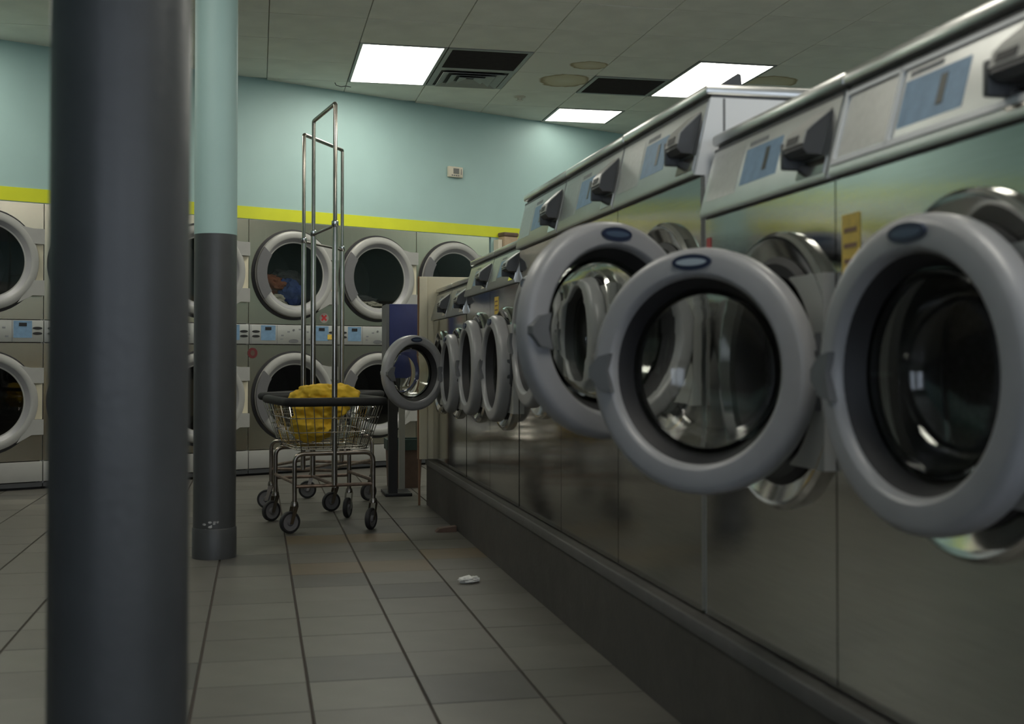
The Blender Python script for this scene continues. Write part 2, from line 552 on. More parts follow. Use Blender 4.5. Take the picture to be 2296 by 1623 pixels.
# ------------------------------------------------------------------ ceiling fixtures
def light(i, j, ni, nj, label, m='lamp_panel'):
    x, y = cell(i, j)
    W_, L_ = CX * ni, CY * nj
    t = thing('ceiling_light', label, 'ceiling light', (x + W_ / 2, y + L_ / 2, CEIL), group='flat panel lights set in the ceiling grid')
    fr = NB(); q = 0.022
    a, c = W_ / 2 - 0.004, L_ / 2 - 0.004
    box(fr, -a, a, -c, -c + q, -0.004, 0.012); box(fr, -a, a, c - q, c, -0.004, 0.012)
    box(fr, -a, -a + q, -c + q, c - q, -0.004, 0.012); box(fr, a - q, a, -c + q, c - q, -0.004, 0.012)
    obj('frame', fr, 'vent_grey', t)
    obj('diffuser', bx(-a + q, a - q, -c + q, c - q, -0.001, 0.010), m, t)
light(0, 0, 1, 2, 'long white ceiling light panel beside the return grille with a supply diffuser')
light(4, 0, 1, 2, 'long white ceiling light panel beside the second return grille')
light(3, 3, 1, 1, 'short square white ceiling light panel close to the teal wall', 'lamp_panel_weak')
for (i, j), lb in zip(ADDED_LAMPS, ('right behind the tall washers', 'over the aisle in front of the storefront', 'beside the teal and grey column', 'by the teal side wall', 'over the open floor beyond the columns', 'over the floor behind the washers by the storefront', 'straight above the tall washers')):
    light(i, j, 1, 2, 'added unseen long white ceiling light panel ' + lb)

def grille(i, j, label):
    x, y = cell(i, j)
    t = thing('return_grille', label, 'ceiling vent', (x + CX / 2, y + CY / 2, CEIL))
    fr = NB(); a, c, q = CX / 2 - 0.006, CY / 2 - 0.006, 0.03
    box(fr, -a, a, -c, -c + q, -0.006, 0.012); box(fr, -a, a, c - q, c, -0.006, 0.012)
    box(fr, -a, -a + q, -c + q, c - q, -0.006, 0.012); box(fr, a - q, a, -c + q, c - q, -0.006, 0.012)
    obj('frame', fr, 'vent_grey', t)
    obj('backing', bx(-a + q, a - q, -c + q, c - q, 0.008, 0.012), 'black', t)
    s = NB(); n = 26
    for k in range(n):
        yy = -c + q + (2 * c - 2 * q) * (k + 0.5) / n
        prism(s, [(yy - 0.008, 0.006), (yy - 0.006, 0.008), (yy + 0.006, -0.003), (yy + 0.004, -0.005)], -a + q, a - q, 'yz')
    so = obj('louvre_set', s, 'vent_dark', t, flat=True); so['kind'] = 'stuff'
grille(1, 0, 'dark square return air grille next to the supply diffuser')
grille(3, 1, 'dark square return air grille beside the ring-stained ceiling tile')
x, y = cell(1, 1)
t = thing('supply_diffuser', 'grey stepped square supply air diffuser in the ceiling', 'ceiling vent', (x + CX / 2, y + CY / 2, CEIL))
h = CX / 2 - 0.006; hy = CY / 2 - 0.006
obj('backing', bx(-h, h, -hy, hy, 0.006, 0.012), 'vent_dark', t)
def sqring(bm, s0, s1, z0, z1):
    A = [bm.verts.new((sx * h * s0, sy * hy * s0, z0)) for sx, sy in ((-1, -1), (1, -1), (1, 1), (-1, 1))]
    B = [bm.verts.new((sx * h * s1, sy * hy * s1, z1)) for sx, sy in ((-1, -1), (1, -1), (1, 1), (-1, 1))]
    C = [bm.verts.new((v.co.x, v.co.y, v.co.z + 0.004)) for v in A]; D = [bm.verts.new((v.co.x, v.co.y, v.co.z + 0.004)) for v in B]
    for q in range(4):
        p = (q + 1) % 4
        bm.faces.new((A[q], A[p], B[p], B[q])); bm.faces.new((C[q], D[q], D[p], C[p])); bm.faces.new((A[q], C[q], C[p], A[p])); bm.faces.new((B[q], B[p], D[p], D[q]))
for s0, s1 in ((1.0, 0.86), (0.80, 0.62), (0.56, 0.38), (0.33, 0.10)):
    b = NB(); sqring(b, s0, s1, -0.018 if s0 < 1 else -0.002, 0.002 if s0 < 1 else -0.004)
    obj('cone', b, 'vent_grey', t, flat=True)
b = lathe_z(NB(), [(0.05, 0.0), (0.05, -0.006), (0.02, -0.012), (0.018, -0.03), (0.03, -0.032), (0.03, -0.036), (0, -0.036)], seg=20)
tag(obj('sprinkler_head', b, 'ivory', loc=(2.17, 9.92, CEIL)), 'small round sprinkler head on the ceiling near the teal wall', 'sprinkler')
b = tube(NB(), [(0, 0, 0.0), (0.01, 0.0, -0.02), (0.05, 0.005, -0.03), (0.09, 0.01, -0.022), (0.13, 0.01, -0.028)], 0.003, 6)
tag(obj('loose_wire', b, 'black', loc=(0.60, 9.72, CEIL)), 'thin black loose wire hanging at the ceiling edge', 'wire')

# thermostat
t = thing('thermostat', 'small ivory thermostat with a dark screen on the teal wall', 'thermostat', wp(2.066, 0.012, 2.576), TH)
obj('case', bx(-0.078, 0.078, -0.028, 0.0, -0.048, 0.048, 0.008), 'ivory', t)
obj('screen', bx(-0.026, 0.034, -0.030, -0.027, -0.016, 0.032), 'lcd', t)
for k in range(4): obj('button', bx(-0.045 + k * 0.022, -0.032 + k * 0.022, -0.031, -0.027, -0.036, -0.026), 'plastic_mid', t)
obj('side_vent', bx(0.055, 0.060, -0.030, -0.027, -0.02, 0.03), 'plastic_mid', t)

# box at the end of the dryers
t = thing('junction_box', 'tan box with a dark cap beside the end of the dryer row', 'box', wp(2.60, 0.0, 0), TH)
obj('upright', bx(-0.10, -0.055, -0.06, 0.010, 0.0, 2.0), 'ivory', t)
obj('body', bx(-0.05, 0.10, -0.09, 0.010, 1.72, 2.03, 0.006), 'cardboard', t)
obj('cap', bx(-0.058, 0.108, -0.098, 0.010, 2.03, 2.068, 0.012), 'cardboard_dark', t)

# ------------------------------------------------------------------ columns
def column(x, y, label, marks):
    t = thing('column', label, 'column', (x, y, 0), group=None)
    r = 0.097
    obj('lower_shaft', lathe_z(NB(), [(r, 0.0), (r, 1.497)], seg=64), 'column_grey', t)
    obj('upper_shaft', lathe_z(NB(), [(r + 0.0006, 1.495), (r + 0.0006, CEIL)], seg=64), 'teal_paint', t)
    obj('base_collar', lathe_z(NB(), [(r + 0.004, 0.0), (r + 0.004, 0.135), (r + 0.0015, 0.14), (r, 0.14)], seg=64), 'column_grey', t)
    if marks:
        b = NB()
        for k in range(9):
            a = R(-95 + random.uniform(-22, 22)); z = 0.15 + random.uniform(-0.02, 0.025); s = random.uniform(0.004, 0.010)
            c = Vector((math.cos(a), math.sin(a), 0)); u = Vector((-math.sin(a), math.cos(a), 0))
            p = c * (r + 0.0012) + Vector((0, 0, z))
            vs = [b.verts.new(p + u * s * math.cos(q * 1.05) + Vector((0, 0, 1)) * s * 0.6 * math.sin(q * 1.05)) for q in range(6)]
            b.faces.new(vs)
        so = obj('scuff_marks', b, 'scuff', t); so['kind'] = 'stuff'
column(-0.194, 1.807, 'dark grey round column close beside the washer aisle', False)
column(-0.194, 5.75, 'round column painted teal above dark grey with scuffs at its foot', True)

# ------------------------------------------------------------------ dryers
def dryer(k, label, upper=None, lower=None, red_hi=False, red_lo=False, yellow=False):
    t = thing('stacked_dryer', label, 'dryer', wp(DRY_T0 + DRY_W * k), TH, group='stacked dryers along the teal wall')
    W_ = DRY_W; g = 0.003
    cb = NB()
    box(cb, g, 0.015, 0.01, DRY_D, 0.04, DRY_H); box(cb, W_ - 0.015, W_ - g, 0.01, DRY_D, 0.04, DRY_H)
    box(cb, 0.015, W_ - 0.015, DRY_D - 0.015, DRY_D, 0.04, DRY_H); box(cb, 0.015, W_ - 0.015, 0.01, DRY_D - 0.015, DRY_H - 0.015, DRY_H)
    box(cb, 0.015, W_ - 0.015, 0.02, DRY_D - 0.015, 1.10, 1.13)
    obj('casing', cb, 'enamel_white', t, flat=True)
    obj('base', bx(g, W_ - g, 0.03, DRY_D, 0.0, 0.042), 'black', t)
    obj('toe_trim', bx(g, W_ - g, -0.006, 0.0, 0.018, 0.05), 'plastic_dark', t)
    obj('lint_panel', bx(g, W_ - g, -0.012, 0.02, 0.055, 0.196, 0.004), 'plastic_light', t)
    c = 0.395
    for zc, z0, z1, stuff_, red in ((1.60, 1.195, DRY_H, upper, red_hi), (0.62, 0.20, 1.032, lower, red_lo)):
        obj('front_panel', plate_hole(NB(), g, W_ - g, z0 + 0.002, z1 - 0.002, c, zc, 0.262, 0.0, 0.012), 'steel_dryer', t)
        obj('drum', lathe(NB(), [(0.262, 0.012), (0.28, 0.03), (0.28, 0.62), (0.0, 0.62)], c, zc, 40), 'drum_dark', t)
        d = obj('door', lathe(NB(), [(0.345, 0.0), (0.348, -0.018), (0.342, -0.034), (0.325, -0.044), (0.298, -0.044), (0.290, -0.040), (0.262, -0.012), (0.252, -0.010), (0.252, 0.0)], 0, 0, 72, closed=True), 'plastic_light', t, (c, -0.002, zc))
        d['label'] = 'light grey ring door'
        obj('seal', lathe(NB(), [(0.366, 0.001), (0.366, -0.006), (0.346, -0.010), (0.346, 0.001)], -0.006, -0.004, 64, closed=True), 'rubber', d)
        obj('inner_bezel', lathe(NB(), [(0.289, -0.0405), (0.263, -0.0135), (0.2625, -0.011), (0.2885, -0.038)], 0, 0, 64, closed=True), 'plastic_grey', d)
        obj('glass', lathe(NB(), [(0.252, -0.012), (0.20, -0.0135), (0.10, -0.0145), (0.0, -0.015)], 0, 0, 48), 'dryer_glass', d)
        # hinge cover lies over the left of the ring
        hp = []
        for q in range(9):
            a = R(180 - 36 + 72 * q / 8); hp.append((0.349 * math.cos(a), 0.349 * math.sin(a)))
        for q in range(9):
            a = R(180 + 33 - 66 * q / 8); hp.append((0.262 * math.cos(a), 0.262 * math.sin(a)))
        obj('hinge_cover', prism(NB(), hp, -0.052, -0.03, 'xz'), 'hinge_grey', d)
        # pull plate on the right, cut out for the fingers
        pl = [(0.17, 0.262), (0.30, 0.235), (0.380, 0.235), (0.380, 0.128)]
        for q in range(9):
            a = -1 + 2 * q / 8.0
            pl.append((0.296 + 0.020 * (1 - a * a), -a * 0.128))
        pl += [(0.380, -0.128), (0.380, -0.235), (0.30, -0.235), (0.20, -0.29), (0.285, -0.15), (0.325, 0.0), (0.285, 0.15)]
        obj('pull_plate', prism(NB(), pl, -0.040, -0.003, 'xz'), 'plastic_light', d)
        obj('pull_recess', bx(0.30, 0.379, -0.009, -0.004, -0.127, 0.127), 'cream_panel', d)
        if red:
            rx, rz = (0.665, zc - 0.345) if zc > 1 else (0.035, zc + 0.345)
            s = obj('warning_sticker', oval(NB(), 0, 0, 0.042, 0.042, -0.0015, 0.0), 'sticker_grey' if zc > 1 else 'red_dark', t, (rx, -0.001, rz))
            if zc > 1:
                q = NB()
                for a in (45, -45):
                    cs, sn = math.cos(R(a)), math.sin(R(a))
                    prism(q, [(u * cs - v * sn, u * sn + v * cs) for u, v in ((-0.03, -0.008), (0.03, -0.008), (0.03, 0.008), (-0.03, 0.008))], -0.0030 - a * 1e-6, -0.0014, 'xz')
                obj('red_cross', q, 'red', s)
            else:
                obj('print', oval(NB(), 0.0, 0.0, 0.018, 0.022, -0.003, -0.0014), 'bin_brown', s)
        for q, (m_, cc, ss) in enumerate(stuff_ or ()):
            obj('laundry', lump(NB(), (c + cc[0], cc[1], zc + cc[2]), ss, k * 7 + q + 2, 0.28, 2.2), m_, t)
    # coin strip between the two drums
    s = obj('control_strip', bx(g, W_ - g, -0.014, 0.02, 1.036, 1.191, 0.003), 'strip_steel', t)
    for x0, x1 in ((0.10, 0.225), (0.575, 0.70)):
        obj('blue_label', bx(x0, x1, -0.0155, -0.013, 1.066, 1.186), 'decal_blue', s)
        obj('display', bx((x0 + x1) / 2 - 0.026, (x0 + x1) / 2 + 0.026, -0.018, -0.015, 1.148, 1.172), 'black', s)
    for x0 in (0.025, 0.705):
        for z in (1.135, 1.098):
            obj('coin_slot', oval(NB(), x0 + 0.032, z, 0.033, 0.010, -0.0165, -0.013, 20), 'black', s)
    for x0 in (0.012, 0.238, 0.565):
        obj('seam', bx(x0, x0 + 0.003, -0.0146, -0.0135, 1.038, 1.189), 'plastic_mid', s)
    obj('badge', oval(NB(), 0.385, 1.062, 0.042, 0.016, -0.017, -0.013), 'plastic_mid', s)
    obj('key_lock', oval(NB(), 0.385, 1.150, 0.009, 0.009, -0.018, -0.013, 16), 'plastic_mid', s)
    for x0, z0 in ((0.270, 1.07), (0.275, 1.10), (0.33, 1.13), (0.43, 1.15), (0.46, 1.10), (0.50, 1.13), (0.52, 1.07)):
        obj('print_mark', bx(x0, x0 + 0.022, -0.0148, -0.0135, z0, z0 + 0.012), 'decal_print', s)
    if yellow:
        obj('yellow_sticker', bx(0.690, 0.765, -0.019, -0.0165, 1.078, 1.118), 'sticker_yellow', s)
UP1 = [('cloth_red', (-0.13, 0.16, -0.10), (0.13, 0.10, 0.10)), ('cloth_blue', (0.02, 0.13, -0.16), (0.12, 0.09, 0.13)), ('cloth_white', (-0.08, 0.13, -0.21), (0.12, 0.08, 0.06)), ('cloth_dark', (0.03, 0.22, -0.05), (0.16, 0.10, 0.10))]
UP2 = [('cloth_white', (0.0, 0.14, -0.225), (0.11, 0.06, 0.035)), ('cloth_dark', (-0.05, 0.25, -0.20), (0.18, 0.10, 0.07))]
names = {-4: 'stacked dryer fourth along from the one filled with blue clothes, towards the side wall',
         -3: 'stacked dryer third along from the one filled with blue clothes, towards the side wall',
         -2: 'stacked dryer second along from the one filled with blue clothes, hidden behind the columns',
         -1: 'stacked dryer showing its white door pulls beside the teal and grey column',
         0: 'steel stacked dryer with blue and brown clothes in its upper drum',
         1: 'steel stacked dryer with a scrap of white cloth in its upper drum',
         2: 'steel stacked dryer at the row end, partly behind the cream panel'}
for k in range(K0, K1 + 1):
    dryer(k, names[k], UP1 if k == 0 else UP2 if k == 1 else None, None, red_hi=(k == 0), red_lo=(k == 0), yellow=(k == 0))

# ------------------------------------------------------------------ washers
WX = 1.08                                  # plane of the washer fronts
PLT = 0.286                                # top of the plinth
b = NB()
box(b, 1.045, 2.05, 0.66, 7.53, 0.0, PLT)
pl = tag(obj('plinth', b, 'plinth_dark'), 'long low dark plinth under the washer row', 'plinth')
obj('edge_trim', bx(1.036, 1.050, 0.66, 7.53, PLT - 0.035, PLT, 0.004), 'plinth_trim', pl)

def washer(y_near, wd, pb, pt, dz, Rr, hinge_off, phi, label, stickers=(), pale_badge=False, frame_lid=False, depth=0.86):
    """front faces -X; local x runs towards the camera end, y into the machine, z up from the plinth"""
    yc = y_near + wd / 2
    t = thing('washer', label, 'washing machine', (WX, yc, PLT), R(-90), group='front loading washers in a row')
    h = wd / 2 - 0.0025
    pb -= PLT; pt -= PLT; dz -= PLT
    hx = h - hinge_off                      # hinge
    d = Rr - 0.004                          # hinge to door centre
    cx = hx - d
    cb = NB()
    side = [(0.012, 0.0), (0.012, pb), (-0.014, pb), (0.028, pt - 0.034), (depth, pt - 0.034), (depth, 0.0)]
    prism(cb, side, -h, -h + 0.006, 'yz'); prism(cb, side, h - 0.006, h, 'yz')
    box(cb, -h + 0.006, h - 0.006, depth - 0.008, depth, 0.0, pt - 0.034); box(cb, -h + 0.006, h - 0.006, 0.014, depth - 0.008, 0.0, 0.01)
    obj('casing', cb, 'enamel_white', t, flat=True)
    obj('side_seam', bx(h - 0.0005, h + 0.0010, 0.060, 0.066, 0.05, pt - 0.036), 'plastic_mid', t)
    obj('lid_shade', bx(-h + 0.006, h - 0.006, 0.032, depth - 0.01, pt - 0.036, pt - 0.025), 'plastic_dark', t)  # dark filler painting the shade between casing and lid
    obj('front_panel', plate_hole(NB(), -h, h, 0.006, pb - 0.004, cx, dz, Rr * 0.80, 0.0, 0.012), 'steel_front', t)
    obj('lid', bx(-h, h, 0.016, depth, pt - 0.027, pt, 0.007), 'steel_lid', t)
    # control panel leaning back
    pn = obj('control_panel', prism(NB(), [(-0.016, pb), (-0.018, pb + 0.010), (0.024, pt - 0.036), (0.10, pt - 0.036), (0.10, pb)], -h + 0.006, h - 0.006, 'yz'), 'steel_panel', t)
    obj('panel_shade', bx(-h + 0.004, h - 0.004, 0.0008, 0.011, pb - 0.006, pb + 0.001), 'plastic_dark', t)  # dark strip coloured as the shade below the control panel
    Hh = pt - 0.036 - pb - 0.010
    def onp(u, off=0.0):                    # u 0..1 up the sloping face
        y = -0.018 + 0.042 * u; z = pb + 0.010 + Hh * u
        return (y - off, z + off * 0.22)
    def patch(name, x0, x1, u0, u1, th, m, par=pn, lift=0.0):
        a0, a1, b1, b0 = onp(u0, lift + th), onp(u1, lift + th), onp(u1, lift - 0.0008), onp(u0, lift - 0.0008)
        return obj(name, prism(NB(), [a0, a1, b1, b0], x0, x1, 'yz'), m, par)
    patch('shadow_strip', -h + 0.004, h - 0.004, 0.955, 1.0, 0.0006, 'plastic_dark')  # dark strip painted in for the shadow under the lid
    patch('blue_label', -0.11, 0.085, 0.24, 0.76, 0.0008, 'decal_blue')
    patch('label_print', -0.10, 0.0, 0.80, 0.86, 0.0008, 'decal_print')
    patch('display', 0.005, 0.025, 0.36, 0.68, 0.0016, 'lcd')
    patch('instruction_plate', -h + 0.03, -0.13, 0.16, 0.86, 0.0008, 'plate_print')
    if frame_lid:
        for a, c_, u0, u1 in ((-h + 0.012, -h + 0.024, 0.10, 0.94), (-0.135, -0.122, 0.10, 0.94), (-h + 0.012, h - 0.01, 0.90, 0.95), (-h + 0.012, h - 0.01, 0.06, 0.13)):
            patch('highlight_rail', a, c_, u0, u1, 0.005, 'enamel_white')  # rails coloured white to carry lamp highlights on the bright trim
    # coin box
    def q(y, u): return (-0.018 + 0.042 * u - y, pb + 0.010 + Hh * u)
    zb = q(0, 0.26)[1]
    prof = [q(-0.004, 0.27), q(0.030, 0.28), q(0.044, 0.35), q(0.043, 0.55), q(0.034, 0.62), q(0.012, 0.76), q(0.0, 0.84), q(-0.012, 0.84), q(-0.012, 0.27)]
    c0, c1 = h - 0.125, h - 0.042
    cbx = obj('coin_box', prism(NB(), prof, c0, c1, 'yz'), 'plastic_dark', t)  # dark plastic; shade on its sides is put into the colour
    obj('bezel', prism(NB(), [q(0.0475, 0.40), q(0.0465, 0.555), q(0.037, 0.635), q(0.014, 0.775), q(0.002, 0.855), q(0.0, 0.84), q(0.012, 0.76), q(0.034, 0.62), q(0.043, 0.55), q(0.0438, 0.40)], c0 - 0.002, c1 + 0.002, 'yz'), 'plastic_light', cbx)
    obj('coin_slot', prism(NB(), [q(0.0488, 0.43), q(0.0482, 0.52), q(0.0450, 0.52), q(0.0455, 0.43)], c0 + 0.012, c1 - 0.020, 'yz'), 'black', cbx)
    obj('return_lever', bx(c0 - 0.022, c0 - 0.006, -0.046, -0.002, zb - 0.016, zb + Hh * 0.24, 0.004), 'plastic_dark', cbx)
    obj('coin_return', prism(NB(), [q(0.003, 0.02), q(0.003, 0.22), q(-0.001, 0.22), q(-0.001, 0.02)], c0 - 0.005, h - 0.012, 'yz'), 'chrome', cbx)
    # door surround
    Rc = Rr * 1.17
    cl = lathe(NB(), [(Rc, 0.001), (Rc - 0.002, -0.016), (Rc - 0.010, -0.024), (Rc - 0.022, -0.022), (Rr * 0.98, -0.010), (Rr * 0.80, -0.006), (Rr * 0.78, 0.02)], cx, dz, 72)
    for v in cl.verts: v.co.x = min(v.co.x, h - 0.002)      # the trim ring is cut off at the cabinet edge
    obj('collar', cl, 'collar_steel', t)
    obj('gasket', lathe(NB(), [(Rr * 0.96, -0.011), (Rr * 0.90, -0.020), (Rr * 0.80, -0.016), (Rr * 0.76, 0.01), (Rr * 0.74, 0.06), (Rr * 0.79, 0.07)], cx, dz, 56), 'rubber', t)
    obj('drum', lathe(NB(), [(Rr * 0.76, 0.05), (Rr * 0.98, 0.08), (Rr * 0.98, 0.42), (0.0, 0.44)], cx, dz, 48), 'drum_steel', t)
    hpoly = [(h - 0.001, -0.19), (h - 0.001, 0.19), (hx - 0.15, 0.19)]
    ra = Rr * 0.84
    a_ = math.acos(max(-1, min(1, (hx - 0.15 - cx) / ra)))
    hpoly += [(cx + ra * math.cos(a_ * (1 - 2 * i / 12.0)), ra * math.sin(a_ * (1 - 2 * i / 12.0))) for i in range(13)]
    hpoly += [(hx - 0.15, -0.19)]
    hp = obj('hinge_plate', prism(NB(), [(x, z + dz) for x, z in hpoly], -0.0235, 0.0, 'xz'), 'plastic_light', t)
    he = min(hx + 0.022, h - 0.001)
    obj('hinge_block', prism(NB(), [(hx - 0.012, dz - 0.075), (he, dz - 0.03), (he, dz + 0.03), (hx - 0.012, dz + 0.075), (hx - 0.03, dz)], -0.036, -0.023, 'xz'), 'plastic_dark', hp)
    # door, origin on the hinge line
    dr = obj('door', lathe(NB(), [(Rr - 0.008, 0.016), (Rr - 0.001, 0.008), (Rr, -0.012), (Rr - 0.002, -0.026), (Rr - 0.008, -0.034), (Rr - 0.017, -0.0375), (Rr - 0.019, -0.0378), (Rr * 0.80, -0.0415), (Rr * 0.795, -0.0412), (Rr * 0.77, -0.036), (Rr * 0.752, -0.026), (Rr * 0.745, 0.010), (Rr * 0.76, 0.016)], -d, 0, 80, closed=True), 'plastic_grey', t, (hx, -0.040, dz))
    dr.rotation_euler = (0, 0, R(phi))
    dr['label'] = 'grey ring door with glass bowl'
    obj('door_seal', lathe(NB(), [(Rr * 0.765, -0.027), (Rr * 0.735, -0.020), (Rr * 0.700, 0.008), (Rr * 0.668, 0.020), (Rr * 0.668, 0.030), (Rr * 0.75, 0.024), (Rr * 0.77, 0.012)], -d, 0, 64, closed=True), 'rubber', dr)
    outp = [(Rr * 0.672, 0.008), (Rr * 0.668, 0.022), (Rr * 0.64, 0.060), (Rr * 0.585, 0.092), (Rr * 0.50, 0.112), (Rr * 0.30, 0.124), (0.0, 0.127)]
    inp = [(0.0, 0.118), (Rr * 0.28, 0.115), (Rr * 0.47, 0.103), (Rr * 0.55, 0.084), (Rr * 0.60, 0.056), (Rr * 0.625, 0.022), (Rr * 0.63, 0.008)]
    obj('glass_bowl', lathe(NB(), outp + inp + [outp[0]], -d, 0, 64), 'bowl_glass', dr, weld=True)
    obj('badge', oval(NB(), -d, Rr * 0.875, Rr * 0.178, Rr * 0.066, -0.0435, -0.036), 'navy_badge', dr)
    obj('badge_face', oval(NB(), -d, Rr * 0.875, Rr * 0.138, Rr * 0.028, -0.0447, -0.043), 'badge_pale' if pale_badge else 'badge_blue', dr)
    e = -d - Rr
    obj('handle', prism(NB(), [(e + 0.006, -0.012), (e + 0.030, -0.040), (e + 0.062, -0.046), (e + 0.050, 0.0), (e + 0.058, 0.036), (e + 0.030, 0.030), (e + 0.006, 0.006)], -0.052, -0.030, 'xz'), 'plastic_mid', dr)
    obj('hinge_arm', bx(-0.016, 0.002, -0.012, 0.022, -0.042, 0.042, 0.006), 'plastic_dark', dr)
    obj('latch', bx(e + 0.018, e + 0.036, 0.012, 0.040, -0.012, 0.012, 0.003), 'chrome', dr)
    for nm, m_, x, z, sx, sz in stickers:
        s = obj(nm, bx(x - sx, x + sx, -0.0016, -0.0002, z - PLT - sz, z - PLT + sz), m_, t)
        if m_ == 'sticker_yellow':
            for q in range(3):
                obj('print_line', bx(x - sx * 0.7, x + sx * 0.7, -0.0026, -0.0012, z - PLT - sz * 0.6 + q * sz * 0.5, z - PLT - sz * 0.45 + q * sz * 0.5), 'brown_edge', s)
    return t

# two washers with square cornered panels
washer(1.417, 0.694, 1.263, 1.468, 0.893, 0.247, 0.004, 8, 'steel washer with a yellow sticker above its slightly ajar door', [('yellow_sticker', 'sticker_yellow', -0.285, 1.130, 0.034, 0.058)], frame_lid=True)
washer(2.111, 0.682, 1.263, 1.468, 0.893, 0.250, 0.002, 39.5, 'steel washer with a red sticker, its door swung half open', [('red_sticker', 'red', -0.315, 1.185, 0.014, 0.028)], pale_badge=True)
# three taller washers
washer(2.822, 0.706, 1.377, 1.607, 0.985, 0.257, 0.010, 113, 'tall steel washer with its door folded wide open, next to the white side panel')
washer(3.528, 0.706, 1.377, 1.607, 0.985, 0.257, 0.016, 0, 'tall steel washer with a shut door, middle one of the three tall washers', [('cream_sticker', 'ivory', 0.02, 1.33, 0.018, 0.022)])
washer(4.234, 0.706, 1.377, 1.607, 0.985, 0.257, 0.016, 0, 'tall steel washer with a shut door, last tall one before the lower washers')
# two mid-size washers
washer(4.955, 0.644, 1.243, 1.434, 0.875, 0.235, 0.014, 0, 'lower steel washer with an orange sticker above its shut door', [('orange_sticker', 'sticker_yellow', -0.16, 1.165, 0.045, 0.040)])
washer(5.599, 0.644, 1.243, 1.434, 0.875, 0.235, 0.014, 0, 'lower steel washer with a shut door, between the orange-stickered washer and the small ones')
# two small washers
washer(6.258, 0.608, 1.158, 1.357, 0.839, 0.214, 0.012, 0, 'small steel washer with a shut door, second from the cream end panel')
washer(6.866, 0.608, 1.158, 1.357, 0.839, 0.214, 0.012, 120, 'small steel washer with its door wide open beside the cream end panel')

# small thing left on the tall washers
b = prism(NB(), [(-0.06, 0), (0.035, 0), (0.026, 0.102), (0.016, 0.106), (-0.052, 0.062)], -0.02, 0.02, 'xz')
tag(obj('plastic_scoop', b, 'plastic_dark', loc=(1.288, 3.14, 1.607)), 'small dark plastic scoop on top of the tall washers', 'scoop')

# end panel of the washer row
ep = tag(obj('end_panel', bx(0.992, 1.95, 7.492, 7.520, PLT + 0.004, 1.436, 0.002), 'cream_panel'), 'cream upright panel closing the far end of the washer row', 'panel')
obj('edge_strip', bx(0.984, 0.993, 7.490, 7.522, PLT + 0.004, 1.436), 'brown_edge', ep)
obj('return_strip', bx(0.992, 1.040, 7.472, 7.4915, PLT + 0.004, 1.430, 0.002), 'cream_panel', ep)
obj('plinth_corner', bx(0.990, 1.002, 7.500, 7.520, 0.0, PLT + 0.004), 'brown_edge', ep)

# navy vending box on posts
t = thing('vending_box', 'navy blue box on a black post behind the laundry carts', 'vending box', (0.975, 8.16, 0))
obj('cabinet', bx(-0.115, 0.115, -0.15, 0.15, 0.783, 1.286, 0.004), 'navy', t)
obj('side_panel', bx(-0.135, -0.1152, -0.148, 0.148, 0.783, 1.284), 'plastic_mid', t)
obj('post', bx(-0.118, -0.058, -0.15, -0.09, 0.02, 0.783), 'black', t)
obj('rear_post', bx(-0.02, 0.02, 0.09, 0.13, 0.02, 0.783), 'plastic_light', t)
obj('foot', bx(-0.14, 0.04, -0.16, 0.15, 0.0, 0.022, 0.004), 'black', t)
# bin
t = thing('waste_bin', 'brown waste bin with a dark green rim behind the black post', 'bin', (1.03, 8.62, 0))
b = NB()
A = [(-0.12, -0.11), (0.12, -0.11), (0.12, 0.11), (-0.12, 0.11)]
lo = [b.verts.new((x * 0.9, y * 0.9, 0.0)) for x, y in A]; hi = [b.verts.new((x, y, 0.30)) for x, y in A]
b.faces.new(lo[::-1])
for q in range(4): b.faces.new((lo[q], lo[(q + 1) % 4], hi[(q + 1) % 4], hi[q]))
obj('body', b, 'bin_brown', t)
b = NB()
for x0, x1, y0, y1 in ((-0.13, 0.13, -0.12, -0.10), (-0.13, 0.13, 0.10, 0.12), (-0.13, -0.11, -0.10, 0.10), (0.11, 0.13, -0.10, 0.10)): box(b, x0, x1, y0, y1, 0.27, 0.345)
obj('rim', b, 'bin_green', t)

